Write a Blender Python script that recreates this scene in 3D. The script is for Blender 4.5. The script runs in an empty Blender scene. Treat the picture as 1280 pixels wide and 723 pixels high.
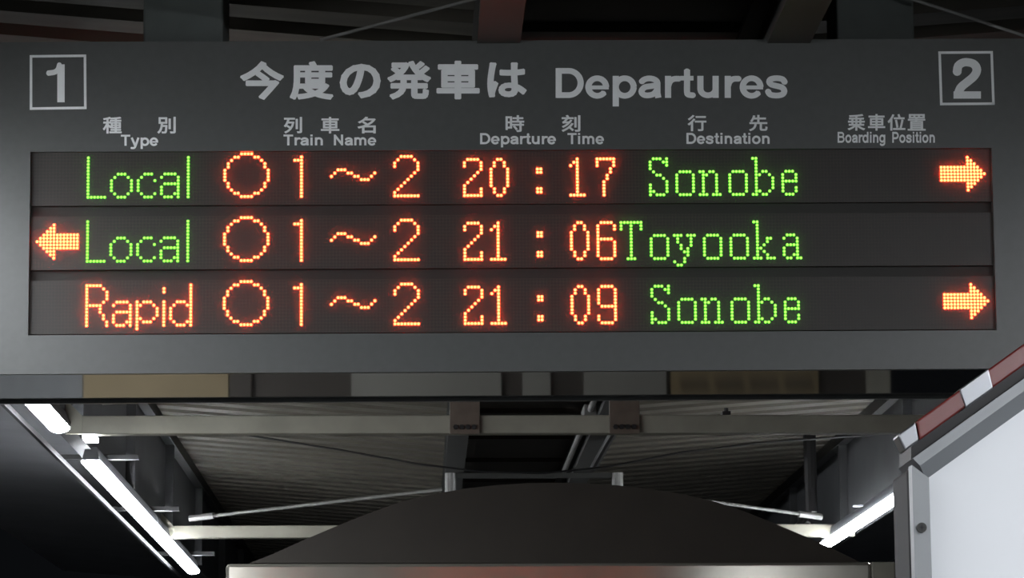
import bpy, bmesh, math, random
from mathutils import Vector, Matrix
from mathutils.geometry import delaunay_2d_cdt

random.seed(7)
sc = bpy.context.scene
col = sc.collection

# ------------------------------------------------------------------ camera
F, CX, CY = 3700.0, 640.0, 361.5          # focal length and centre, in pixels of the 1280x723 frame
CAM_Z = 1.5                                # eye height above the platform
AX = Vector((0.999508631, 4.97059372e-05, 0.0313447523))     # world X, Y, Z seen in camera axes (right, up, forward)
AY = Vector((-0.0308559354, -0.174362635, 0.984197939))
AZ = Vector((-0.00551427408, 0.984681506, 0.174275425))
R_ = Vector((AX[0], AY[0], AZ[0])); U_ = Vector((AX[1], AY[1], AZ[1])); F_ = Vector((AX[2], AY[2], AZ[2]))
EYE = Vector((0, 0, CAM_Z))
cd = bpy.data.cameras.new('camera')
cam = bpy.data.objects.new('camera', cd); col.objects.link(cam)
cd.sensor_width = 36.0; cd.lens = F / 1280.0 * 36.0; cd.clip_start = 0.05; cd.clip_end = 200
cam.matrix_world = Matrix(((R_[0], U_[0], -F_[0], 0), (R_[1], U_[1], -F_[1], 0), (R_[2], U_[2], -F_[2], CAM_Z), (0, 0, 0, 1)))
sc.camera = cam

# ------------------------------------------------------------------ sky and exposure
wd = bpy.data.worlds.new('night'); sc.world = wd; wd.use_nodes = True
bgn = wd.node_tree.nodes['Background']
bgn.inputs[0].default_value = (0.75, 0.85, 1.0, 1); bgn.inputs[1].default_value = 0.004
sc.view_settings.view_transform = 'Standard'
sc.view_settings.look = 'None'
sc.view_settings.exposure = 0.0
sc.view_settings.gamma = 1.0
sc.view_settings.use_curve_mapping = False

LAMP = 110.0            # radiance of the platform lamps
HAZE = 0.075            # share of light the added cover scatters to imitate lens bloom
LED_R = (24.0, 0.32, 0.06)     # diode rim
CORE_R = (2.6, 1.75, 0.50)      # pale centre, overexposure put into the diode colour
CORE_G = (0.72, 1.25, 0.22)
LED_G = (0.16, 3.0, 0.02)

# ------------------------------------------------------------------ helpers
def ray(px, py):
    return (R_ * (px - CX) + U_ * (CY - py) + F_ * F)

def W(px, py, Y):
    d = ray(px, py)
    return EYE + d * (Y / d[1])

def lin(c):
    return tuple(((x / 255) / 12.92 if x / 255 <= 0.04045 else ((x / 255 + 0.055) / 1.055) ** 2.4) for x in c)

MATS = {}
def mat(name, c, rough=0.6, metal=0.0, var=0.12, scale=14.0, bump=0.0, spec=0.5, stretch=None):
    if name in MATS: return MATS[name]
    m = bpy.data.materials.new(name); m.use_nodes = True
    nt = m.node_tree; b = nt.nodes['Principled BSDF']
    b.inputs['Roughness'].default_value = rough; b.inputs['Metallic'].default_value = metal
    b.inputs['Specular IOR Level'].default_value = spec
    tc = nt.nodes.new('ShaderNodeTexCoord'); n = nt.nodes.new('ShaderNodeTexNoise')
    n.inputs['Scale'].default_value = scale; n.inputs['Detail'].default_value = 5
    if stretch:
        mp = nt.nodes.new('ShaderNodeMapping'); mp.inputs['Scale'].default_value = stretch
        nt.links.new(tc.outputs['Object'], mp.inputs[0]); nt.links.new(mp.outputs[0], n.inputs['Vector'])
    else:
        nt.links.new(tc.outputs['Object'], n.inputs['Vector'])
    r = nt.nodes.new('ShaderNodeValToRGB')
    r.color_ramp.elements[0].position = 0.3; r.color_ramp.elements[1].position = 0.7
    r.color_ramp.elements[0].color = tuple(x * (1 - var) for x in c[:3]) + (1,)
    r.color_ramp.elements[1].color = tuple(min(1, x * (1 + var)) for x in c[:3]) + (1,)
    nt.links.new(n.outputs['Fac'], r.inputs[0]); nt.links.new(r.outputs[0], b.inputs['Base Color'])
    if bump:
        bp = nt.nodes.new('ShaderNodeBump'); bp.inputs['Strength'].default_value = bump; bp.inputs['Distance'].default_value = 0.002
        nt.links.new(n.outputs['Fac'], bp.inputs['Height']); nt.links.new(bp.outputs[0], b.inputs['Normal'])
    MATS[name] = m
    return m

def glow(name, c, strength=1.0):
    if name in MATS: return MATS[name]
    m = bpy.data.materials.new(name); m.use_nodes = True
    nt = m.node_tree; nt.nodes.clear()
    e = nt.nodes.new('ShaderNodeEmission'); o = nt.nodes.new('ShaderNodeOutputMaterial')
    e.inputs[0].default_value = tuple(c) + (1,); e.inputs[1].default_value = strength
    nt.links.new(e.outputs[0], o.inputs[0]); MATS[name] = m
    return m

ROOT = {}     # object -> matrix that takes world points into its frame

class MB:
    def __init__(s): s.v = []; s.f = []; s.mi = []
    def add(s, vs, fs, k=0):
        o = len(s.v); s.v += [Vector(p) for p in vs]
        for f in fs: s.f.append([o + i for i in f]); s.mi.append(k)
        return s
    def box(s, x0, x1, y0, y1, z0, z1, k=0):
        v = [(x, y, z) for z in (z0, z1) for y in (y0, y1) for x in (x0, x1)]
        return s.add(v, [(0, 2, 3, 1), (4, 5, 7, 6), (0, 1, 5, 4), (2, 6, 7, 3), (0, 4, 6, 2), (1, 3, 7, 5)], k)
    def prism(s, poly, axis, a0, a1, k=0):
        """poly: 2-D outline; extruded along axis ('x': points are (y,z); 'y': (x,z); 'z': (x,y))"""
        def P(p, a): return {'x': (a, p[0], p[1]), 'y': (p[0], a, p[1]), 'z': (p[0], p[1], a)}[axis]
        n = len(poly)
        v = [P(p, a0) for p in poly] + [P(p, a1) for p in poly]
        f = [tuple(range(n)), tuple(range(2 * n - 1, n - 1, -1))]
        f += [(i, n + i, n + (i + 1) % n, (i + 1) % n) for i in range(n)]
        return s.add(v, f, k)
    def tube(s, pts, r, n=10, k=0, cap=True):
        pts = [Vector(p) for p in pts]; rings = []
        up = Vector((0, 0, 1))
        for i, p in enumerate(pts):
            d = (pts[min(i + 1, len(pts) - 1)] - pts[max(i - 1, 0)]).normalized()
            a = d.cross(up if abs(d.z) < 0.95 else Vector((1, 0, 0))).normalized(); b = a.cross(d)
            rings.append([p + (a * math.cos(t) + b * math.sin(t)) * r for t in [2 * math.pi * j / n for j in range(n)]])
        v = [q for ring in rings for q in ring]; f = []
        for i in range(len(pts) - 1):
            for j in range(n):
                f.append((i * n + j, i * n + (j + 1) % n, (i + 1) * n + (j + 1) % n, (i + 1) * n + j))
        if cap: f += [tuple(range(n)), tuple(range(len(v) - 1, len(v) - n - 1, -1))]
        return s.add(v, f, k)
    def build(s, name, mats, parent=None, local=False, bevel=0.0, smooth=False):
        if not isinstance(mats, (list, tuple)): mats = [mats]
        me = bpy.data.meshes.new(name); o = bpy.data.objects.new(name, me)
        vs = s.v
        if parent is not None:
            ROOT[o] = ROOT[parent]
            if not local: vs = [ROOT[parent] @ p for p in vs]
            o.parent = parent
        else:
            lo = Vector([min(p[i] for p in vs) for i in range(3)]); hi = Vector([max(p[i] for p in vs) for i in range(3)])
            b = Vector(((lo.x + hi.x) / 2, (lo.y + hi.y) / 2, lo.z))
            o.location = b; ROOT[o] = Matrix.Translation(-b); vs = [p - b for p in vs]
        me.from_pydata([tuple(p) for p in vs], [], s.f)
        for m in mats: me.materials.append(m)
        me.polygons.foreach_set('material_index', s.mi)
        bm = bmesh.new(); bm.from_mesh(me)
        bmesh.ops.recalc_face_normals(bm, faces=bm.faces)
        if bevel: bmesh.ops.bevel(bm, geom=bm.edges[:], offset=bevel, segments=2, affect='EDGES', profile=0.5)
        bm.to_mesh(me); bm.free()
        if smooth:
            me.polygons.foreach_set('use_smooth', [True] * len(me.polygons))
        me.update(); col.objects.link(o)
        return o

def tag(o, label=None, cat=None, group=None, kind=None):
    if label: o['label'] = label
    if cat: o['category'] = cat
    if group: o['group'] = group
    if kind: o['kind'] = kind
    return o

def thing(name, loc, label, cat, group=None, M=None):
    o = bpy.data.objects.new(name, None); o.empty_display_size = 0.1
    M = M or Matrix.Translation(loc)
    o.matrix_world = M; col.objects.link(o); ROOT[o] = M.inverted()
    return tag(o, label, cat, group)

def struct(o):
    o['kind'] = 'structure'; return o

# ------------------------------------------------------------------ materials
m_paint = mat('grey board enamel', (0.066, 0.070, 0.068), 0.34, 0.0, 0.05, 60)
m_steel = mat('dull stainless underside', (0.13, 0.13, 0.127), 0.06, 0.9, 0.1, 3, stretch=(0.3, 4, 4))
m_letter = mat('pale grey lettering', (0.80, 0.82, 0.82), 0.5, 0.0, 0.03, 30)
m_module = mat('dark brown display face', (0.037, 0.030, 0.025), 0.55, 0.0, 0.08, 40)
m_dot = mat('unlit diode resin', (0.018, 0.016, 0.014), 0.4, 0.0, 0.1, 200)
m_black = mat('black display recess', (0.016, 0.015, 0.013), 0.6)
m_red = glow('lit red diode', LED_R); m_green = glow('lit green diode', LED_G)
m_redcore = glow('overexposed core of red diode', CORE_R); m_greencore = glow('overexposed core of green diode', CORE_G)
m_hang = mat('grey green hanger paint', (0.085, 0.10, 0.095), 0.5)
m_cream = mat('cream steel paint', (0.34, 0.33, 0.27), 0.5, 0, 0.12, 9)
m_plate = mat('old pinkish cream paint', (0.16, 0.13, 0.105), 0.35, 0, 0.15, 20)
m_girder = mat('grey girder paint', (0.032, 0.033, 0.030), 0.6, 0, 0.12, 8)
m_deck = mat('folded roof sheet', (0.125, 0.115, 0.092), 0.55, 0, 0.2, 3, stretch=(1, 6, 1))
m_pan = mat('dark gutter sheet', (0.045, 0.038, 0.030), 0.6)
m_fascia = mat('grey fascia sheet', (0.06, 0.063, 0.067), 0.7, 0, 0.15, 4)
m_dark = mat('dark steel', (0.018, 0.018, 0.019), 0.5)
m_rod = mat('galvanised rod', (0.28, 0.28, 0.27), 0.5, 0.3, 0.1, 20)
m_lampbody = mat('white lamp housing', (0.22, 0.23, 0.25), 0.5)
m_lamp = glow('daylight lamp cover', (0.93, 0.96, 1.0), LAMP)
m_floor = mat('platform asphalt', (0.10, 0.10, 0.10), 0.85, 0, 0.3, 6, 0.3)
m_gable = mat('brown gable sheet', (0.045, 0.038, 0.030), 0.6, 0, 0.1, 6)
m_lintel = mat('pale glossy lintel', (0.50, 0.48, 0.42), 0.17, 0.6, 0.06, 10)
m_alu = mat('brushed aluminium frame', (0.26, 0.27, 0.28), 0.45, 0.8, 0.06, 8, stretch=(1, 0.1, 1))
m_glint = mat('pale painted glint', (0.34, 0.35, 0.37), 0.36, 1.0, 0.03, 8)  # pale tone standing in for lamp reflections on the trim
m_redrefl = mat('trim with painted red reflection', (0.13, 0.022, 0.020), 0.25, 0, 0.15, 5)  # red reflection in the polished trim, put into its colour
m_post = mat('dark polished post', (0.05, 0.05, 0.052), 0.6, 0.0, 0.06, 8, spec=0.15)
m_gasket = mat('black gasket', (0.012, 0.012, 0.013), 0.5)
m_white = mat('white enamel panel', (0.80, 0.82, 0.85), 0.55, 0, 0.02, 4)

# ------------------------------------------------------------------ floor and roof
PX0, PX1, PY0, PY1 = -3.0, 3.8, -9.0, 23.0
struct(MB().box(PX0, PX1, PY0, PY1, -0.3, 0.0).build('floor', m_floor))

DZ = CAM_Z + 1.66                      # height of the folded roof where it meets the girders
GL0, GL1, GR0, GR1 = 0.115, 0.20, 0.69, 0.775
def deck_z(x): return DZ + 0.08 * (GL0 - x if x < 0.45 else x - GR1)
mb = MB()
prof = []; y = PY0; per = 0.21
while y < PY1:
    prof += [(y, 0), (y + 0.105, 0), (y + 0.13, 0.04), (y + 0.185, 0.04)]; y += per
for x0, x1 in ((-2.75, GL1 - 0.02), (GR0 + 0.02, 3.55)):
    v = [(x, a, deck_z(x) + dz + t) for t in (0, 0.012) for x in (x0, x1) for a, dz in prof]
    n = len(prof); f = []
    for i in range(n - 1):
        f += [(i, i + 1, n + i + 1, n + i), (2 * n + i, 3 * n + i, 3 * n + i + 1, 2 * n + i + 1),
              (i, 2 * n + i, 2 * n + i + 1, i + 1), (n + i, n + i + 1, 3 * n + i + 1, 3 * n + i)]
    mb.add(v, f, 0)
mb.box(GL0 + 0.02, GR1 - 0.02, PY0, PY1, DZ + 0.05, DZ + 0.08, 1)
y = PY0
while y < PY1:                          # standing seams across the gutter sheet
    mb.box(GL0 + 0.03, GR1 - 0.03, y, y + 0.05, DZ + 0.03, DZ + 0.05, 1); y += 0.9
struct(mb.build('ceiling', [m_deck, m_pan]))

FXL, FXR = -1.20, 2.03
def fascia(name, x, s):
    mb = MB()
    zt = deck_z(x) - 0.002
    mb.box(x - 0.012, x + 0.012, PY0, PY1, CAM_Z + 1.30, zt)
    mb.box(x - 0.03, x + 0.03, PY0, PY1, CAM_Z + 1.285, CAM_Z + 1.30)
    yy = PY0 + 0.4
    while yy < PY1:                     # stiffeners
        a, b = sorted((x - s * 0.012, x - s * 0.05)); mb.box(a, b, yy, yy + 0.05, CAM_Z + 1.30, zt); yy += 1.87
    a, b = sorted((x - s * 0.012, x - s * 0.055))
    mb.box(a, b, PY0, PY1, zt - 0.055, zt - 0.002, 1)
    struct(mb.build(name, [m_fascia, m_dark]))
fascia('trim_1', FXL, -1)
fascia('trim_2', FXR, 1)

m_soffit = mat('grey eave lining', (0.34, 0.35, 0.37), 0.7, 0, 0.08, 3)
for name, x0, x1 in (('trim_3', -2.75, FXL - 0.035), ('trim_4', FXR + 0.035, 3.55)):
    mb = MB(); mb.prism([(x0, deck_z(x0) - 0.03), (x1, deck_z(x1) - 0.03), (x1, deck_z(x1) - 0.015), (x0, deck_z(x0) - 0.015)], 'y', PY0, PY1)
    struct(mb.build(name, m_soffit))

# ------------------------------------------------------------------ steelwork of the canopy
ZG = CAM_Z + 1.50
for (x0, x1, lab) in ((GL0, GL1, 'long grey roof girder left of the dark centre gutter'), (GR0, GR1, 'long grey roof girder right of the dark centre gutter')):
    mb = MB()
    xc = (x0 + x1) / 2
    mb.prism([(x0, ZG), (x1, ZG), (x1, ZG + 0.012), (xc + 0.006, ZG + 0.02), (xc + 0.006, DZ - 0.02), (x1, DZ - 0.012), (x1, DZ - 0.001), (x0, DZ - 0.001), (x0, DZ - 0.012), (xc - 0.006, DZ - 0.02), (xc - 0.006, ZG + 0.02), (x0, ZG + 0.012)], 'y', PY0, PY1)
    tag(mb.build('roof_girder', m_girder), lab, 'girder', 'roof girders along the canopy')

Y2, Y3 = 9.92, 13.66
BX0, BX1 = -1.13, 1.95
def tie_beam(Y, py, hpx, lab):
    z = W(620, py, Y).z; h = hpx * Y / F / 2
    r = thing('tie_beam', ((BX0 + BX1) / 2, Y, z - h), lab, 'beam', 'cream tie beams across the canopy')
    MB().box(BX0, BX1, Y - 0.03, Y + 0.03, z - h, z + h).build('beam_tube', m_cream, r, bevel=0.004)
    for x, s in ((BX0, -1), (BX1, 1)):
        e = FXL + 0.012 if s < 0 else FXR - 0.012
        a, b = sorted((x, e))
        MB().prism([(a, z - h * 0.9), (b, z - h * 0.9), (b, z + 0.09), (x - s * 0.0, z + h)] if s > 0 else [(a, z + 0.09), (a, z - h * 0.9), (b, z - h * 0.9), (b, z + h)], 'y', Y - 0.012, Y + 0.012).build('end_bracket', m_cream, r)
    return z, h
z2, h2 = tie_beam(Y2, 532, 23, 'cream steel tie beam just below the departure board')
z3, h3 = tie_beam(Y3, 665, 15.5, 'farther cream tie beam, mostly hidden behind the brown arch')

for (a, b, lab) in ((562, 600, 'bolted cream hanger plate under the left girder'), (762, 800, 'bolted cream hanger plate under the right girder')):
    xa, xb = W(a, 530, Y2 - 0.05).x, W(b, 530, Y2 - 0.05).x
    r = thing('hanger_plate', ((xa + xb) / 2, Y2 - 0.045, z2 - h2), lab, 'bracket', 'hanger plates on the near tie beam')
    MB().box(xa, xb, Y2 - 0.045, Y2 - 0.031, z2 - h2 - 0.004, ZG).build('plate', m_plate, r, bevel=0.002)
    for k in range(4):
        x = xa + (xb - xa) * (0.2 + 0.2 * k)
        MB().tube([(x, Y2 - 0.045, z2 - 0.012), (x, Y2 - 0.054, z2 - 0.012)], 0.009, 6).build('bolt', m_dark, r)

# pipe columns and bar of the farther frame
for px, top, lab in ((563, 594, 'thin pale pipe post left of the arch top'), (772, 594, 'thin pale pipe post right of the arch top')):
    p = W(px, 605, 13.2)
    mb = MB().tube([(p.x, 13.2, 0.0), (p.x, 13.2, ZG - 0.001)], 0.026, 14)
    tag(mb.build('pipe_post', m_rod, smooth=False), lab, 'post', 'pipe posts of the farther frame')
a, b = W(563, 598, 13.2), W(772, 598, 13.2)
tag(MB().box(a.x + 0.027, b.x - 0.027, 13.185, 13.215, ZG - 0.024, ZG - 0.002).build('cross_bar', m_girder), 'grey bar between the two pipe posts above the arch', 'bar')

def rod(p, q, r, lab):
    e = thing('tie_rod', p, lab, 'rod', 'slanting tie rods under the roof')
    MB().tube([p, q], r, 8).build('rod', m_rod, e)
    d = (q - p).normalized()
    MB().tube([p - d * 0.02, p + d * 0.10], r * 1.9, 8).build('turnbuckle', m_rod, e)
rod(W(242, 648, Y3 - 0.08), W(553, 612, 13.2), 0.008, 'pale slanting tie rod from the far beam up to the left pipe post')
rod(W(1022, 646, Y3 - 0.08), W(783, 613, 13.2), 0.008, 'pale slanting tie rod from the far beam up to the right pipe post')
# the same bracing of the nearer frame shows only its outer end under the board
dz = z2 - z3
for (x0, y0, x1, y1, lab) in ((242, 648, 556, 612, 'tie rod whose end shows under the left part of the board'),):
    p, q = W(x0, y0, Y3), W(x1, y1, Y3)
    rod(Vector((p.x, Y2 - 0.08, p.z + dz + 0.01)), Vector((q.x, Y2 - 0.06, q.z + dz)), 0.008, lab)

# black cable sagging across the canopy, dark clamp on the beam
pts = [(300, 543), (420, 562), (520, 580), (600, 590), (680, 592), (760, 584), (850, 566), (960, 553), (1090, 544)]
tag(MB().tube([W(x, y, 12.2) for x, y in pts], 0.0045, 6).build('sagging_cable', m_dark), 'thin black cable sagging across under the ribbed roof', 'cable')
p = W(907, 517, Y2)
mb = MB().box(p.x - 0.014, p.x + 0.014, Y2 - 0.034, Y2 + 0.034, z2 + h2, z2 + h2 + 0.012); mb.tube([(p.x, Y2 - 0.02, z2 + h2 + 0.012), (p.x, Y2 - 0.02, z2 + h2 + 0.024)], 0.008, 6)
tag(mb.build('beam_clamp', m_dark), 'small black clamp on top of the near tie beam', 'clamp')

# conduits along the right girder
g = thing('conduit', W(745, 575, 11.5), 'shiny conduit pipes with a junction box beside the right girder', 'pipe')
x = GR0 + 0.0
MB().tube([(GR0 - 0.03, 10.2, ZG + 0.03), (GR0 - 0.03, 13.4, ZG + 0.03)], 0.012, 10).build('pipe', m_rod, g)
MB().tube([(GR1 + 0.02, 10.0, ZG + 0.03), (GR1 + 0.02, 11.4, ZG + 0.02), (GR1 - 0.01, 12.0, ZG - 0.02), (GR0 + 0.05, 12.5, ZG - 0.06)], 0.016, 8).build('black_pipe', m_dark, g)
MB().box(GR0 - 0.055, GR0 - 0.005, 11.3, 11.5, ZG - 0.03, ZG + 0.05).build('junction_box', m_rod, g, bevel=0.004)
# bent downpipe at the right end of the far beam
pp = [W(1014, 640, Y3 + 0.2), W(1008, 652, Y3 + 0.2), W(998, 663, Y3 + 0.2), W(985, 672, Y3 + 0.2), W(970, 680, Y3 + 0.2)]
tag(MB().tube([pp[0] + Vector((0.0, 0, 0.5))] + pp, 0.03, 12).build('downpipe', m_dark), 'bent grey drainpipe by the right end of the far beam', 'pipe')

# ------------------------------------------------------------------ platform lamps
LX_L, LX_R, LZ = -1.172, 1.925, CAM_Z + 1.24
def lamp(x, y0, y1, lab, grp, up=8):
    brim, lo = (0.037, LZ + 0.0045) if up == 0 else (0.030, LZ + 0.0085)
    r = thing('tube_lamp', (x, (y0 + y1) / 2, LZ - 0.02), lab, 'lamp', grp)
    MB().prism([(x - 0.020, LZ + 0.055), (x - brim, lo), (x + brim, lo), (x + 0.020, LZ + 0.055)], 'y', y0, y1).build('housing', m_lampbody, r)
    pr = [(x + 0.034 * math.cos(t), LZ + 0.004 - 0.018 * math.sin(t)) for t in [math.radians(-up + (180 + 2 * up) * k / 16) for k in range(17)]]
    MB().prism(pr, 'y', y0 + 0.004, y1 - 0.004).build('light_cover', m_lamp, r)
lamp(LX_L, 4.72, 7.14, 'lamp of the left row beside the left end of the board', 'lamps this side of the board', 0)
lamp(LX_L, 7.22, 9.62, 'long lamp at upper left, partly hidden by the board edge', 'lamps along the left fascia', 0)
lamp(LX_L, 10.55, 12.98, 'bright long lamp below the end of the near tie beam, nearer half of the row', 'lamps along the left fascia')
lamp(LX_L, 13.0, 15.42, 'bright long lamp leading down to the bottom left edge', 'lamps along the left fascia')
lamp(LX_R, 11.5, 13.92, 'bright slanting lamp between the arch and the white panel', 'lamps along the right fascia')
for y0 in (-8.8, -6.1, -3.4, -0.7, 2.0):
    lamp(LX_L, y0, y0 + 2.4, 'lamp of the row along the left fascia, this side of the board', 'lamps this side of the board', 0)
    lamp(LX_R, y0, y0 + 2.4, 'lamp of the row along the right fascia, this side of the board', 'lamps this side of the board', 0)

# small square lamp under the beam end
p = W(113, 547, Y2 + 0.05)
r = thing('square_lamp', p, 'small square lit lamp under the left end of the near tie beam', 'lamp')
MB().box(p.x - 0.024, p.x + 0.024, p.y - 0.05, p.y + 0.06, p.z + 0.003, z2 - h2 - 0.001).build('housing', m_lampbody, r)
MB().box(p.x - 0.020, p.x + 0.020, p.y - 0.05, p.y + 0.06, p.z - 0.012, p.z + 0.003).build('light_cover', m_lamp, r)

# wiring rail outside the left lamps with cross brackets
r = thing('wiring_rail', (-1.29, 12, LZ), 'thin pale wiring rail running beside the left lamps', 'rail')
MB().box(-1.296, -1.284, 5.5, 18, LZ + 0.012, LZ + 0.03).build('rail', m_dark, r)
for yy in (9.0, 10.96, 12.85, 15.1):
    MB().box(-1.345, -1.04, yy - 0.02, yy + 0.02, LZ + 0.057, LZ + 0.075).build('cross_bracket', m_dark, r)
MB().box(2.0 - 0.14, 2.0 + 0.04, 12.6, 12.64, LZ + 0.046, LZ + 0.052).build('lamp_bracket', m_lampbody).__setitem__('label', 'small bracket over the right slanting lamp')
bpy.data.objects['lamp_bracket']['category'] = 'bracket'

# ------------------------------------------------------------------ arched shelter behind the board
YS = 10.5
s = thing('arched_shelter', (0.46, YS, 0), 'dark brown arched shelter with a pale lintel under the canopy', 'shelter')
zt = W(690, 705, YS).z
xl, xr, xm = W(283, 712, YS).x, W(1117, 712, YS).x, W(1088, 712, YS).x
arch_px = [(312, 704), (340, 693), (380, 675), (420, 658), (460, 642), (500, 628), (540, 618), (580, 611), (620, 606.5), (660, 604), (695, 603.5), (730, 604), (770, 606.5), (810, 611), (850, 617), (890, 626), (930, 639), (970, 655), (1010, 672), (1045, 688), (1078, 704)]
arch = [(W(x, y, YS).x, W(x, y, YS).z) for x, y in arch_px]
MB().prism(arch, 'y', YS + 0.01, YS + 0.05).build('gable', m_gable, s)
top = [(x, z + 0.004) for x, z in arch]; inner = [(x * 0.985 + 0.46 * 0.015, z - 0.03) for x, z in arch]
MB().prism(top + inner[::-1], 'y', YS + 0.052, YS + 2.6).build('arched_roof', m_gable, s)
MB().box(xl, xm - 0.001, YS - 0.03, YS + 0.06, zt - 0.10, zt).build('lintel', m_lintel, s, bevel=0.012)
MB().box(xm, xr, YS - 0.035, YS + 0.06, 0, zt).build('corner_post', m_cream, s, bevel=0.004)
MB().box(xl + 0.01, xl + 0.09, YS - 0.02, YS + 0.055, 0, zt - 0.10).build('corner_post', m_gable, s, bevel=0.004)
MB().box(xl + 0.01, xl + 0.06, YS + 0.06, YS + 2.6, 0, zt - 0.005).build('side_wall', m_gable, s)
MB().box(xr - 0.06, xr - 0.01, YS + 0.06, YS + 2.6, 0, zt - 0.005).build('side_wall', m_gable, s)
MB().box(xl + 0.09, xm - 0.001, YS + 0.01, YS + 0.05, 0, zt - 0.10).build('front_wall', m_gable, s)
m_post1 = mat('cream notice sheet', (0.25, 0.195, 0.105), 0.5, 0, 0.1, 5)
m_post2 = mat('grey notice sheet', (0.24, 0.24, 0.21), 0.5, 0, 0.1, 5)
def notice(pa, pb, m, z0=1.85, z1=2.27, parent=s):
    a, b = (pa - 524) / F * YS, (pb - 524) / F * YS
    return MB().box(a, b, YS - 0.012, YS + 0.009, z0, z1).build('notice_sheet', m, parent)
notice(440, 628, m_post2); notice(655, 690, m_post2); notice(732, 836, m_post2)
n_ = notice(842, 1028, m_post1)
for k in range(4):
    a = (850 + k * 44 - 524) / F * YS; w = 36 / F * YS
    MB().prism([(a, 2.155), (a + w, 2.155), (a + w + 0.02, 2.19), (a + 0.02, 2.19)], 'y', YS - 0.016, YS - 0.0125).build('printed_block', m_dark, n_)
MB().box((105 - 524) / F * YS, xl + 0.005, YS - 0.01, YS + 0.04, 0, 2.30).build('reflection_panel', m_post1, s)  # out of view, added for the tan patch mirrored in the board's underside
MB().box((-60 - 524) / F * YS, (104 - 524) / F * YS, YS - 0.01, YS + 0.04, 0, 2.30).build('reflection_panel', mat('added unseen pale blue grey sheet', (0.17, 0.18, 0.185), 0.5), s)  # second unseen sheet, added for the grey patch mirrored beside it

# ------------------------------------------------------------------ white panel with a sloping top at the right
YP = 4.6
def Q(px, py): p = W(px, py, YP); return (p.x, p.z)
def slope(px, y0): return y0 + (px - 1120) * (-115 / 160.0)     # photo height of a line parallel to the sloping top
r = thing('sloping_panel', (Q(1260, 600)[0], YP, 0), 'white panel with a sloping top edged by a painted red reflection in a steel frame at the right', 'panel')
XE = 1420
def band(a, ta, b, tb): return [Q(a, slope(a, ta)), Q(XE, slope(XE, ta)), Q(XE, slope(XE, tb)), Q(b, slope(b, tb))]
MB().prism(band(1143, 545, 1147, 572), 'y', YP - 0.02, YP + 0.03).build('top_trim', m_redrefl, r, bevel=0.003)
MB().prism([Q(1119, 546), Q(1142, slope(1142, 545)), Q(1146, slope(1146, 572)), Q(1129, 566)], 'y', YP - 0.02, YP + 0.03).build('trim_end_glint', m_glint, r, bevel=0.003)  # end of the trim, made pale to imitate a reflection
MB().prism([Q(1196, slope(1196, 544)), Q(1232, slope(1232, 544)), Q(1238, slope(1238, 573)), Q(1204, slope(1204, 573))], 'y', YP - 0.023, YP + 0.033).build('trim_glint', m_glint, r, bevel=0.002)  # piece added on the trim as a painted lamp glint
MB().prism(band(1143, 570, 1143, 588), 'y', YP + 0.031, YP + 0.15).build('gasket', m_gasket, r)
# rail below the gasket: bright front face and a lower face that slants back
mb = MB(); q0 = [Q(1141, slope(1141, 588.5)), Q(XE, slope(XE, 588.5)), Q(XE, slope(XE, 604)), Q(1150, slope(1150, 604)), Q(1162, slope(1162, 627)), Q(XE, slope(XE, 627))]
v = [(q0[0][0], YP, q0[0][1]), (q0[1][0], YP, q0[1][1]), (q0[2][0], YP, q0[2][1]), (q0[3][0], YP, q0[3][1]),
     (q0[4][0], YP + 0.035, q0[4][1]), (q0[5][0], YP + 0.035, q0[5][1]), (q0[0][0], YP + 0.14, q0[0][1]), (q0[1][0], YP + 0.14, q0[1][1]), (q0[5][0], YP + 0.14, q0[5][1]), (q0[4][0], YP + 0.14, q0[4][1])]
mb.add(v, [(0, 1, 2, 3), (3, 2, 5, 4), (0, 6, 7, 1), (4, 5, 8, 9), (6, 9, 8, 7), (0, 3, 4, 9, 6), (1, 7, 8, 5, 2)])
mb.build('top_rail', m_alu, r)
xa, xb, xc_ = Q(1140.5, 600)[0], Q(1161.5, 600)[0], Q(XE, 600)[0]
MB().prism([(xa, 0), (xb, 0), (xb, Q(1161.5, slope(1161.5, 627.5))[1]), (xa, Q(1140.5, slope(1140.5, 596))[1])], 'y', YP + 0.002, YP + 0.035).build('front_stile', m_alu, r)
MB().box(xa - 0.002, xa + 0.03, YP + 0.0355, YP + 0.185, 0, Q(1130, slope(1130, 590))[1]).build('end_post', m_post, r, bevel=0.006)
MB().box(xc_ - 0.04, xc_, YP + 0.0355, YP + 0.185, 0, Q(XE, slope(XE, 640))[1]).build('end_post', m_post, r, bevel=0.006)
xs, zs = Q(1152, 660)
sw = MB().tube([(xs, YP + 0.002, zs), (xs, YP - 0.003, zs)], 0.0078, 18).build('screw', m_girder, r)
MB().box(xs - 0.0048, xs + 0.0048, YP - 0.0036, YP - 0.0031, zs - 0.0012, zs + 0.0012).box(xs - 0.0012, xs + 0.0012, YP - 0.0036, YP - 0.0031, zs - 0.0048, zs + 0.0048).build('screw_slot', m_dark, sw)
MB().prism([(xb + 0.0005, 0.3), (xc_ - 0.001, 0.3), (xc_ - 0.001, Q(XE, slope(XE, 620))[1]), (xb + 0.0005, Q(1162, slope(1162, 620))[1])], 'y', YP + 0.036, YP + 0.06).build('white_sheet', m_white, r)

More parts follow.
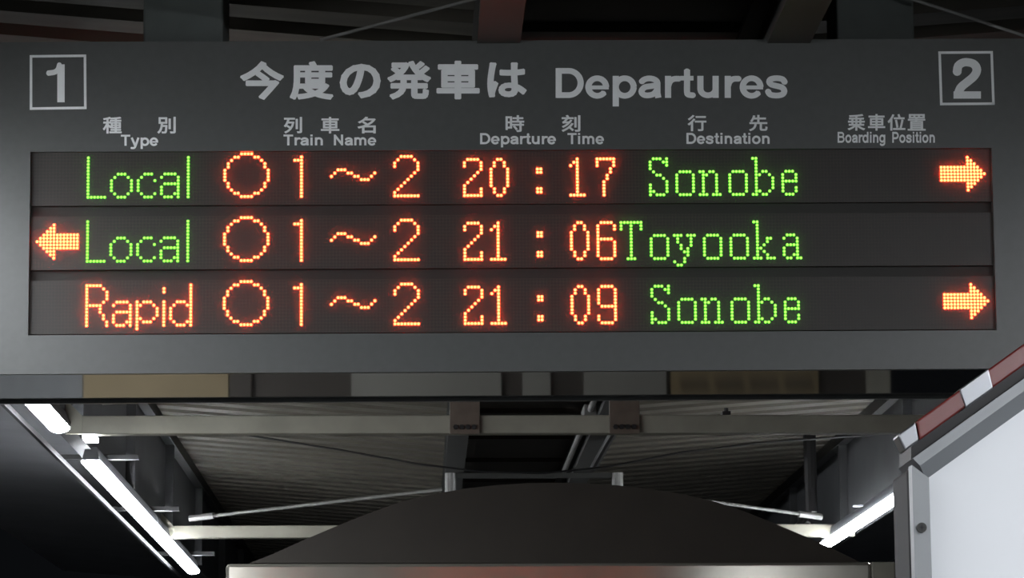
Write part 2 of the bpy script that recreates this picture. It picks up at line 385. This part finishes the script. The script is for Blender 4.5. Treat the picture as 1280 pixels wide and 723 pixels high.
# ------------------------------------------------------------------ the departure board
BC = Vector((0.18454913, 5.7, CAM_Z + 1.10510942)); ya, ro, ti = -0.01195683, 0.00297737, 0.04846737
U = Vector((math.cos(ya), math.sin(ya), 0)); V = Vector((0, 0, 1)); N = U.cross(V)
V = V * math.cos(ti) + N * math.sin(ti)
BU = U * math.cos(ro) + V * math.sin(ro); BV = -U * math.sin(ro) + V * math.cos(ro)
BB = BV.cross(BU).normalized()
if BB.y < 0: BB = -BB                              # points away from the viewer
BM = Matrix(((BU.x, BB.x, BV.x, BC.x), (BU.y, BB.y, BV.y, BC.y), (BU.z, BB.z, BV.z, BC.z), (0, 0, 0, 1)))
BMI = BM.inverted()
def S(px, py, dep=0.0):
    """point of the board's front plane (moved back by dep) seen at a pixel, in the board's own axes"""
    d = ray(px, py); o = BMI @ EYE; dl = (BMI.to_3x3() @ d)
    return o + dl * ((dep - o.y) / dl.y)
ww, wh = 1.89395453 / 2, 0.36274512 / 2             # half size of the display window
board = thing('departure_board', BC, 'wide grey hanging departure board with three rows of lit text', 'departure board', M=BM)

vt = S(640, 50.5).z; vb = S(640, 464.5).z
ul, ur = -1.24, 1.32
lo_, hi_ = 0.0, 1.0
for _ in range(50):                                 # depth at which the underside ends on the row seen in the photo
    m_ = (lo_ + hi_) / 2
    q = BM @ Vector((0, m_, vb + 0.006)) - EYE
    py = CY - F * q.dot(U_) / q.dot(F_)
    if py < 499: lo_ = m_
    else: hi_ = m_
DEP = lo_
# front panel with the window cut through it
mb = MB(); o_ = [(ul, vb), (ur, vb), (ur, vt), (ul, vt)]; i_ = [(-ww, -wh), (ww, -wh), (ww, wh), (-ww, wh)]
TH = 0.022
for y, nm in ((0.0, 0), (TH, 1)):
    mb.add([(x, y, z) for x, z in o_] + [(x, y, z) for x, z in i_], [(k, (k + 1) % 4, 4 + (k + 1) % 4, 4 + k) for k in range(4)])
mb.add([(x, y, z) for y in (0, TH) for x, z in o_], [(k, (k + 1) % 4, 4 + (k + 1) % 4, 4 + k) for k in range(4)])
mb.add([(x, y, z) for y in (0, TH) for x, z in i_], [(k, (k + 1) % 4, 4 + (k + 1) % 4, 4 + k) for k in range(4)])
bm_front = mb.build('front_panel', m_paint, board, local=True)
mb = MB()
mb.box(ul + 0.004, ur - 0.004, TH + 0.004, DEP - 0.02, vb + 0.006, vt - 0.002, 0)
body = mb.build('housing', [m_steel, m_black], board, local=True)
MB().box(-ww - 0.01, ww + 0.01, TH + 0.0005, TH + 0.0035, -wh - 0.01, wh + 0.01).build('window_back', m_black, board, local=True)
MB().box(ul, ur, DEP - 0.0195, DEP, vb, vt).build('rear_panel', m_paint, board, local=True, bevel=0.002)

# hanger posts and stay rods
ztop_l = DZ + 0.03
for pa, pb, lab in ((179, 279, 0), (1046, 1143, 0)):
    a, b = S(pa, 45, 0.1).x, S(pb, 45, 0.1).x
    MB().box(a, b, 0.10, 0.10 + (b - a), vt - 0.002, vt + 0.27).build('hanger_post', m_hang, board, local=True, bevel=0.004)
for (x0, y0, x1, y1) in ((400, 50, 596, -2), (1290, 48, 1128, -5)):
    p, q = S(x0, y0, 0.06), S(x1, y1, 0.06)
    d = q - p; MB().tube([p, p + d * 1.25], 0.0035, 8).build('stay_rod', m_rod, board, local=True)

# ---- lettering
def seg_strokes(polys, width):
    """flat strokes with round inner joints: triangles/quads in glyph units"""
    out = []
    for pl in polys:
        w = width
        if isinstance(pl, tuple): pl, w = pl
        h = w / 2
        for i in range(len(pl) - 1):
            (x0, y0), (x1, y1) = pl[i], pl[i + 1]
            L = math.hypot(x1 - x0, y1 - y0) or 1e-9
            nx, ny = -(y1 - y0) / L * h, (x1 - x0) / L * h
            out.append([(x0 + nx, y0 + ny), (x0 - nx, y0 - ny), (x1 - nx, y1 - ny), (x1 + nx, y1 + ny)])
        for i in range(1, len(pl) - 1):
            out.append([(pl[i][0] + h * math.cos(t), pl[i][1] + h * math.sin(t)) for t in [2 * math.pi * k / 12 for k in range(12)]])
    return out

def arc(cx, cy, rx, ry, a0, a1, n=22):
    return [(cx + rx * math.cos(math.radians(a0 + (a1 - a0) * k / n)), cy + ry * math.sin(math.radians(a0 + (a1 - a0) * k / n))) for k in range(n + 1)]
def smooth(p, n=5):
    r = []
    for i in range(len(p) - 1):
        a = p[max(i - 1, 0)]; b = p[i]; c = p[i + 1]; d = p[min(i + 2, len(p) - 1)]
        for k in range(n):
            t = k / n
            r.append(tuple(0.5 * (2 * b[j] + (c[j] - a[j]) * t + (2 * a[j] - 5 * b[j] + 4 * c[j] - d[j]) * t * t + (3 * b[j] - a[j] - 3 * c[j] + d[j]) * t ** 3) for j in (0, 1)))
    return r + [p[-1]]
SW = 0.138
LAT = {  # glyph: (advance, strokes)
 'D': (0.722, [[(0.14, 0), (0.14, 0.718)], [(0.10, 0.652), (0.36, 0.652)] + arc(0.36, 0.359, 0.27, 0.293, 90, -90) + [(0.10, 0.066)]]),
 'e': (0.556, [arc(0.278, 0.262, 0.198, 0.212, 0, 322, 30), ([(0.10, 0.252), (0.535, 0.252)], 0.095)]),
 'p': (0.611, [[(0.135, -0.207), (0.135, 0.532)], arc(0.335, 0.262, 0.20, 0.212, 0, 360, 30)]),
 'd': (0.611, [[(0.476, 0), (0.476, 0.718)], arc(0.276, 0.262, 0.20, 0.212, 0, 360, 30)]),
 'g': (0.611, [[(0.476, 0.532), (0.476, 0.0)] + arc(0.28, -0.02, 0.196, 0.13, 0, -150), arc(0.276, 0.272, 0.20, 0.202, 0, 360, 30)]),
 'a': (0.556, [arc(0.275, 0.355, 0.178, 0.115, 168, 0, 16) + [(0.453, 0.12), (0.475, 0.0)], smooth([(0.45, 0.305), (0.32, 0.285), (0.17, 0.255), (0.10, 0.165), (0.14, 0.082), (0.24, 0.06), (0.37, 0.095), (0.445, 0.19)])]),
 'r': (0.389, [[(0.135, 0), (0.135, 0.532)], smooth([(0.135, 0.27), (0.175, 0.39), (0.26, 0.455), (0.39, 0.462)])]),
 't': (0.333, [smooth([(0.17, 0.68), (0.17, 0.4), (0.17, 0.15), (0.20, 0.078), (0.315, 0.062)]), ([(0.015, 0.475), (0.315, 0.475)], 0.112)]),
 'u': (0.611, [[(0.135, 0.532), (0.135, 0.22)] + arc(0.305, 0.22, 0.17, 0.158, 180, 360, 16)[1:], [(0.475, 0.532), (0.475, 0)]]),
 'n': (0.611, [[(0.135, 0), (0.135, 0.532)], arc(0.305, 0.315, 0.17, 0.158, 180, 0, 16) + [(0.475, 0)]]),
 'm': (0.889, [[(0.135, 0), (0.135, 0.532)], arc(0.29, 0.315, 0.155, 0.158, 180, 0, 16) + [(0.445, 0)], arc(0.60, 0.315, 0.155, 0.158, 180, 0, 16) + [(0.755, 0)]]),
 's': (0.556, [smooth([(0.463, 0.375), (0.41, 0.45), (0.28, 0.476), (0.15, 0.45), (0.118, 0.38), (0.17, 0.32), (0.28, 0.288), (0.40, 0.25), (0.45, 0.17), (0.41, 0.085), (0.28, 0.056), (0.14, 0.08), (0.085, 0.165)])]),
 'T': (0.611, [([(0.015, 0.655), (0.595, 0.655)], 0.126), [(0.305, 0), (0.305, 0.66)]]),
 'y': (0.556, [[(0.075, 0.532), (0.285, 0.01)], smooth([(0.49, 0.532), (0.31, 0.0), (0.25, -0.115), (0.17, -0.148), (0.05, -0.142)])]),
 'i': (0.278, [[(0.139, 0), (0.139, 0.532)], [(0.139, 0.598), (0.139, 0.718)]]),
 'N': (0.722, [[(0.14, 0), (0.14, 0.718)], [(0.582, 0), (0.582, 0.718)], [(0.14, 0.66), (0.582, 0.06)]]),
 'B': (0.722, [[(0.14, 0), (0.14, 0.718)], ([(0.10, 0.655), (0.42, 0.655)] + arc(0.42, 0.52, 0.17, 0.135, 90, -90) + [(0.10, 0.385)], 0.126), ([(0.42, 0.385)] + arc(0.43, 0.224, 0.195, 0.161, 90, -90) + [(0.10, 0.063)], 0.126)]),
 'P': (0.667, [[(0.14, 0), (0.14, 0.718)], [(0.10, 0.652), (0.38, 0.652)] + arc(0.38, 0.475, 0.20, 0.177, 90, -90) + [(0.10, 0.298)]]),
 'o': (0.611, [arc(0.305, 0.262, 0.208, 0.212, 0, 360, 30)]),
 '1': (0.556, [([(0.33, 0), (0.33, 0.71)], 0.15), (smooth([(0.06, 0.545), (0.20, 0.565), (0.27, 0.62), (0.30, 0.71)]), 0.10)]),
 '2': (0.556, [smooth([(0.105, 0.47), (0.125, 0.59), (0.20, 0.65), (0.28, 0.66), (0.38, 0.635), (0.435, 0.57), (0.44, 0.49), (0.39, 0.40), (0.28, 0.30), (0.17, 0.20), (0.12, 0.07)]), ([(0.045, 0.066), (0.515, 0.066)], 0.132)]),
}
def latin(word, sw=SW):
    x = 0; out = []
    for ch in word:
        adv, st = LAT[ch]
        out.append([[(px + x, py) for px, py in q] for q in seg_strokes(st, sw)])
        x += adv
    return out
def kanji(ch, w):
    """outline of one character, made heavier by half width w (in em)"""
    c = bpy.data.curves.new('glyph', 'FONT'); c.body = ch; c.size = 1; c.resolution_u = 4
    o = bpy.data.objects.new('glyph', c); col.objects.link(o)
    me = bpy.data.meshes.new_from_object(o.evaluated_get(bpy.context.evaluated_depsgraph_get()))
    me.calc_loop_triangles()
    out = [[tuple(me.vertices[i].co[:2]) for i in p.vertices] for p in me.loop_triangles]
    cnt = {}
    for p in me.polygons:
        for k in p.edge_keys: cnt[k] = cnt.get(k, 0) + 1
    for (a, b), n in cnt.items():
        if n == 1:
            A, B = me.vertices[a].co, me.vertices[b].co
            L = math.hypot(B.x - A.x, B.y - A.y)
            if L < 1e-6: continue
            tx, ty = (B.x - A.x) / L * w * 0.6, (B.y - A.y) / L * w * 0.6; nx, ny = -(B.y - A.y) / L * w, (B.x - A.x) / L * w
            out.append([(A.x - tx + nx, A.y - ty + ny), (A.x - tx - nx, A.y - ty - ny), (B.x + tx - nx, B.y + ty - ny), (B.x + tx + nx, B.y + ty + ny)])
    bpy.data.objects.remove(o); bpy.data.curves.remove(c); bpy.data.meshes.remove(me)
    return [out]
LY = -0.0006
def place(mb, glyphs, x0, x1, ytop, ybot, g0=None, g1=None):
    """fit glyph polygons into a box on the board's face; g0..g1 = glyph heights that map to ybot..ytop"""
    xs = [p[0] for g in glyphs for q in g for p in q]; ys = [p[1] for g in glyphs for q in g for p in q]
    a, b = min(xs), max(xs); c, d = (g0 if g0 is not None else min(ys)), (g1 if g1 is not None else max(ys))
    for polys in glyphs:
        vv = []; ff = []
        for q in polys:
            ar = sum(q[i - 1][0] * q[i][1] - q[i][0] * q[i - 1][1] for i in range(len(q)))
            if abs(ar) < 1e-10: continue
            if ar < 0: q = q[::-1]
            ff.append(list(range(len(vv), len(vv) + len(q)))); vv += [Vector(p) for p in q]
        vo, eo, fo, _, _, src = delaunay_2d_cdt(vv, [], ff, 1, 1e-6)      # one flat outline without overlaps
        keep = []
        for f, o in zip(fo, src):
            m = Vector((sum(vo[i].x for i in f) / len(f), sum(vo[i].y for i in f) / len(f)))
            for k in ff:                                                   # keep what some stroke really covers
                if all((vv[k[j]].x - vv[k[j - 1]].x) * (m.y - vv[k[j - 1]].y) - (vv[k[j]].y - vv[k[j - 1]].y) * (m.x - vv[k[j - 1]].x) >= -1e-9 for j in range(len(k))):
                    keep.append(f); break
        v = []
        for gx, gy in vo:
            px = x0 + (gx - a) / (b - a) * (x1 - x0); py = ybot + (gy - c) / (d - c) * (ytop - ybot)
            s_ = S(px, py); v.append((s_.x, LY, s_.z))
        mb.add(v, [tuple(f) for f in keep])
def jp(name, items, w, label=None):
    for ch, x0, x1, y0, y1 in items:
        mb = MB(); place(mb, kanji(ch, w), x0, x1, y0, y1)
        tag(mb.build(name, m_letter, board, local=True), label and label + ' ' + ch)
def en(name, items, label=None, sw=SW):
    for word, x0, x1, cap_y, base_y in items:
        mb = MB(); place(mb, latin(word, sw), x0, x1, cap_y, base_y, 0.0, 0.718)
        tag(mb.build(name, m_letter, board, local=True), label)

jp('heading_character', [('今', 300, 355, 76.5, 125), ('度', 362, 417, 76.5, 125), ('の', 424.5, 476, 79.8, 123.3), ('発', 484, 539, 76, 124.7), ('車', 545.6, 599.6, 76, 124.3), ('は', 609, 658.5, 78, 122)], 0.037, 'large pale grey heading character')
en('heading_word', [('Departures', 694.5, 984.5, 85.3, 122.5)], 'large pale grey English heading')
def number_box(ch, x, y, corners, t):
    mb = MB(); place(mb, latin(ch, 0.15), x[0], x[1], y[0], y[1])
    (ax, ay), (bx, by), (cx_, cy_), (dx, dy) = corners      # tl, tr, br, bl
    for (p, q, nx, ny) in (((ax, ay), (bx, by), 0, t), ((bx, by), (cx_, cy_), -t, 0), ((cx_, cy_), (dx, dy), 0, -t), ((dx, dy), (ax, ay), t, 0)):
        v = [S(*p), S(*q), S(q[0] + nx, q[1] + ny), S(p[0] + nx, p[1] + ny)]
        mb.add([(k.x, LY, k.z) for k in v], [(0, 1, 2, 3)])
    tag(mb.build('platform_number', m_letter, board, local=True), 'platform number ' + ch + ' in a square outline')
number_box('1', (57.8, 80.9), (78.1, 128), [(37.2, 69), (107.8, 68.2), (108.3, 136.5), (37.2, 137.5)], 3.2)
number_box('2', (1190.8, 1226.4), (72.7, 123.4), [(1172.8, 64.3), (1241, 63.9), (1243.4, 131.3), (1175, 131.8)], 3.2)
jp('column_character', [('種', 128.5, 152.2, 146.1, 167.2), ('別', 196.6, 219.8, 146.1, 167.2)], 0.022)
en('column_word', [('Type', 151.1, 197.8, 168.6, 182.4)])
jp('column_character', [('列', 354.7, 377.7, 146.3, 167), ('車', 401.1, 424.3, 146.3, 167), ('名', 446.8, 469.8, 146, 167)], 0.022)
en('column_word', [('Train', 354.4, 403.6, 168.4, 181.9), ('Name', 417.3, 470.3, 168.4, 181.9)])
jp('column_character', [('時', 631.9, 655.3, 144.1, 165.2), ('刻', 702, 725.5, 143.8, 165)], 0.022)
en('column_word', [('Departure', 600.1, 695, 166.6, 180.4), ('Time', 709.3, 755, 166.5, 180.3)])
jp('column_character', [('行', 859.5, 883, 143.8, 164.2), ('先', 936.3, 959.5, 143.8, 164.2)], 0.022)
en('column_word', [('Destination', 858, 962, 166.3, 180)])
jp('column_character', [('乗', 1059.5, 1081.4, 142.7, 163.5), ('車', 1084.9, 1106.5, 142.7, 163.5), ('位', 1109.4, 1131.7, 142.7, 163.5), ('置', 1134.5, 1157.1, 142.7, 163.5)], 0.022)
en('column_word', [('Boarding', 1047, 1106.5, 165, 178.6), ('Position', 1115.3, 1168.5, 165, 178.6)])

# cover added over the diodes; its haze stands in for lens bloom
mc = bpy.data.materials.new('added bloom haze cover'); mc.use_nodes = True
nt = mc.node_tree; nt.nodes.clear()
tr = nt.nodes.new('ShaderNodeBsdfTransparent'); tl = nt.nodes.new('ShaderNodeBsdfTranslucent'); mx = nt.nodes.new('ShaderNodeMixShader'); ou = nt.nodes.new('ShaderNodeOutputMaterial')
nz = nt.nodes.new('ShaderNodeTexNoise'); nz.inputs['Scale'].default_value = 3.0; mr = nt.nodes.new('ShaderNodeMapRange')
mr.inputs['To Min'].default_value = HAZE * 0.8; mr.inputs['To Max'].default_value = HAZE * 1.2
tl.inputs[0].default_value = (0.9, 0.80, 0.71, 1)
nt.links.new(nz.outputs['Fac'], mr.inputs['Value']); nt.links.new(mr.outputs[0], mx.inputs[0])
nt.links.new(tr.outputs[0], mx.inputs[1]); nt.links.new(tl.outputs[0], mx.inputs[2]); nt.links.new(mx.outputs[0], ou.inputs[0])
cv = MB().add([(-ww + 0.0005, 0.004, -wh + 0.0005), (ww - 0.0005, 0.004, -wh + 0.0005), (ww - 0.0005, 0.004, wh - 0.0005), (-ww + 0.0005, 0.004, wh - 0.0005)], [(0, 1, 2, 3)])
tag(cv.build('bloom_cover', mc, board, local=True), 'thin added cover whose haze imitates lens bloom')

# ---- diode display: three modules of 16 x 290 diodes
MODY = 0.012                              # face of the modules behind the front plane
def row_px(r):  # photo heights of diode row 0 near the left, used once to set the spacing of the modules
    return (193.4, 273.2, 353.3)[r]
L0 = S(110.2, 220, MODY).x; L1 = S(1230.4, 225, MODY).x
PIT = (L1 - L0) / (287 - 17)              # diode pitch
UX = L0 - 17 * PIT
VR = [S(110.0, row_px(r), MODY).z for r in range(3)]
NC = 290
def ux(c): return UX + c * PIT
def rows(spec):
    """'r:c,c,c-c' rows -> list of (row, column)"""
    out = []
    for part in spec.split(';'):
        rr, cc = part.split(':')
        ra = [int(k) for k in rr.split('-')]
        for r in range(ra[0], ra[-1] + 1):
            for c in cc.split(','):
                ca = [int(k) for k in c.split('-')]
                out += [(r, k) for k in range(ca[0], ca[-1] + 1)]
    return sorted(set(out))
G = {
 'L': '1-12:0;13:0-5',
 'o': '6:2-4;7:1,5;8-11:0,6;12:1,5;13:2-4',
 'c': '6:2-4;7:1;8:0,5;9-11:0;12:1,5;13:2-4',
 'a': '6:1-4;7:0,5;8:5;9:1-5;10-11:0,5;12:0,4,5;13:1-3,5',
 'l': '1-13:0',
 'R': '1:0-4;2:0,5;3-5:0,6;6:0,5;7:0-4;8-9:0,4;10-11:0,5;12-13:0,6',
 'p': '6:0,2-4;7:0,1,5;8-10:0,6;11:0,1,5;12:0,2-4;13-14:0',
 'i': '2-3:0;6-13:0',
 'd': '1-5:6;6:2-4,6;7:1,5,6;8-11:0,6;12:1,5,6;13:2-4,6',
 'circle': '0:5-8;1:3,4,9,10;2:2,11;3-4:1,12;5-8:0,13;9-10:1,12;11:2,11;12:3,4,9,10;13:5-8',
 'one': '1:2;2:0-2;3-13:2',
 'wave': '5:2-4;6:1,5,6,13;7:0,7,8,12;8:9-11',
 'two': '1:2-5;2:1,6;3-4:0,7;5:7;6:6;7:5;8:4;9:3;10:2;11:1;12:0;13:0-7',
 '2': '2:1-4;3-4:0,5;5:5;6:4;7:3;8:2;9:1;10:0;11-12:0,5;13:0-5',
 '0': '2:2,3;3-4:1,4;5-10:0,5;11-12:1,4;13:2,3',
 '1': '2:2;3:1,2;4:0,2;5-12:2;13:0-4',
 '7': '2:0-5;3-4:0,5;5-6:4;7-8:3;9-13:2',
 '6': '2:1-4;3-4:0,5;5-6:0;7:0-4;8-12:0,5;13:1-4',
 '9': '2:1-4;3-7:0,5;8:1-5;9-10:5;11-12:0,5;13:1-4',
 'colon': '5-6:0,1;11-12:0,1',
 'S': '2:1-3,5;3:0,4,5;4:0,5;5:0;6:1;7:2,3;8:4;9:5;10-11:0,5;12:0,1,5;13:0,2-4',
 'O': '6:1-4;7-12:0,5;13:1-4',
 'n': '6:0,1,3,4;7:1,2,5;8-12:1,5;13:0-2,4-6',
 'b': '2:0,1;3-5:1;6:1,3,4;7:1,2,5;8-11:1,6;12:1,2,5;13:0,1,3,4',
 'E': '6:1-3;7-8:0,4;9:0-4;10:0;11-12:0,4;13:1-3',
 'T': '2:0-6;3-4:0,3,6;5-12:3;13:2-4',
 'y': '6:0-2,4-6;7:1,5;8:1,5;9:2,5;10:2,4;11:3,4;12:4;13:3;14:0,3;15:1,2',
 'k': '2:0,1;3-6:1;7:1,4,5;8:1,4;9:1,3;10:1,2;11:1,3;12:1,4;13:0-2,4-6',
 'A': '6:1-3;7:0,4;8:4;9:1-4;10-11:0,4;12:0,3,4;13:1,2,4,5',
 'right': '2:8;3:8,9;4:8-10;5:0-11;6:0-12;7:0-13;8:0-12;9:0-11;10:8-10;11:8,9;12:8',
 'left': '2:5;3:4,5;4:3-5;5:2-12;6:1-12;7:0-12;8:1-12;9:2-12;10:3-5;11:4,5;12:5',
}
_local = [('L', 17, 'g'), ('o', 24, 'g'), ('c', 32, 'g'), ('a', 39, 'g'), ('l', 47, 'g')]
_rapid = [('R', 17, 'r'), ('a', 25, 'r'), ('p', 32, 'r'), ('i', 40, 'r'), ('d', 42, 'r')]
_train = [('circle', 58, 'r'), ('one', 79, 'r'), ('wave', 90, 'r'), ('two', 109, 'r')]
_sono = [('S', 186, 'g'), ('O', 194, 'g'), ('n', 201, 'g'), ('O', 210, 'g'), ('b', 217, 'g'), ('E', 226, 'g')]
ROWS = [
 _local + _train + [('2', 130, 'r'), ('0', 138, 'r'), ('colon', 152, 'r'), ('1', 162, 'r'), ('7', 170, 'r')] + _sono + [('right', 274, 'r')],
 [('left', 2, 'r')] + _local + _train + [('2', 130, 'r'), ('1', 138, 'r'), ('colon', 152, 'r'), ('0', 162, 'r'), ('6', 170, 'r'),
  ('T', 177, 'g'), ('O', 186, 'g'), ('y', 193, 'g'), ('O', 202, 'g'), ('O', 210, 'g'), ('k', 217, 'g'), ('A', 226, 'g')],
 _rapid + _train + [('2', 130, 'r'), ('1', 138, 'r'), ('colon', 152, 'r'), ('0', 162, 'r'), ('9', 170, 'r')] + _sono + [('right', 274, 'r')],
]
KIND = {'circle': 'lit_circle', 'one': 'lit_numeral', 'two': 'lit_numeral', 'wave': 'lit_wave_dash', 'colon': 'lit_colon_dot', 'right': 'lit_arrow', 'left': 'lit_arrow'}
SAY = {'O': 'o', 'E': 'e', 'A': 'a', 'one': '1', 'two': '2'}
RD = 0.47 * PIT
def dome(mb, x, y, z, sgn=-1, rad=None):
    rad = rad or RD; n = 8; v = []
    for rr, hh in ((rad, 0.0), (rad * 0.86, 0.0014), (rad * 0.45, 0.0019)):
        v += [(x + rr * math.cos(2 * math.pi * k / n), y + sgn * hh, z + rr * math.sin(2 * math.pi * k / n)) for k in range(n)]
    v.append((x, y + sgn * 0.0022, z))
    f = [[(l * n + k, l * n + (k + 1) % n, (l + 1) * n + (k + 1) % n, (l + 1) * n + k) for k in range(n)] for l in (0, 1)]
    mb.add(v, f[0], 0)
    o = len(mb.v) - len(v)
    for q in f[1] + [(2 * n + k, 2 * n + (k + 1) % n, 3 * n) for k in range(n)]:
        mb.f.append([o + i for i in q]); mb.mi.append(1)
for r in range(3):
    lit = set(); lists = []
    for g, c0, cl in ROWS[r]:
        cells = [(a, b + c0) for a, b in rows(G[g])]; lit |= set(cells); lists.append((g, cl, cells))
    mb = MB()
    x0, x1 = -ww + 0.0003, ww - 0.0003
    zt_, zb_ = VR[r] + PIT * 0.55, VR[r] - PIT * 15.55
    mb.box(x0, x1, MODY, TH, zb_, zt_, 0)
    for c in range(NC):                    # unlit diodes: shallow hexagons on the face
        x = ux(c)
        if abs(x) > ww - 0.0025: continue
        for a in range(16):
            if (a, c) in lit: continue
            z = VR[r] - a * PIT
            v = [(x + RD * math.cos(math.pi / 3 * k), MODY - 0.0004, z + RD * math.sin(math.pi / 3 * k)) for k in range(6)]
            mb.add(v, [(0, 1, 2, 3, 4, 5)], 1)
    mod = mb.build('display_row', [m_module, m_dot], board, local=True)
    for g, cl, cells in lists:
        nm = KIND.get(g) or ('lit_numeral' if g.isdigit() else 'lit_letter')
        for part in ([[k for k in cells if k[0] < 9], [k for k in cells if k[0] >= 9]] if g == 'colon' else [cells]):
            mb = MB()
            for a, c in part: dome(mb, ux(c), MODY - 0.0001, VR[r] - a * PIT)
            o = mb.build(nm, [m_red, m_redcore] if cl == 'r' else [m_green, m_greencore], mod, local=True)
            tag(o, ('red ' if cl == 'r' else 'green ') + {'lit_circle': 'circle', 'lit_wave_dash': 'wave dash', 'lit_colon_dot': 'colon dot', 'lit_arrow': 'arrow pointing ' + g}.get(nm, nm[4:] + ' ' + SAY.get(g, g)))
# the same display on the back of the board, seen only by what it lights
mb = MB()
for r in range(3):
    for g, c0, cl in ROWS[r]:
        if cl == 'r':
            for a, c in rows(G[g]): dome(mb, -ux(c + c0), DEP + 0.0006, VR[r] - a * PIT, 1)
mb.build('rear_display', [m_red, m_redcore], board, local=True)
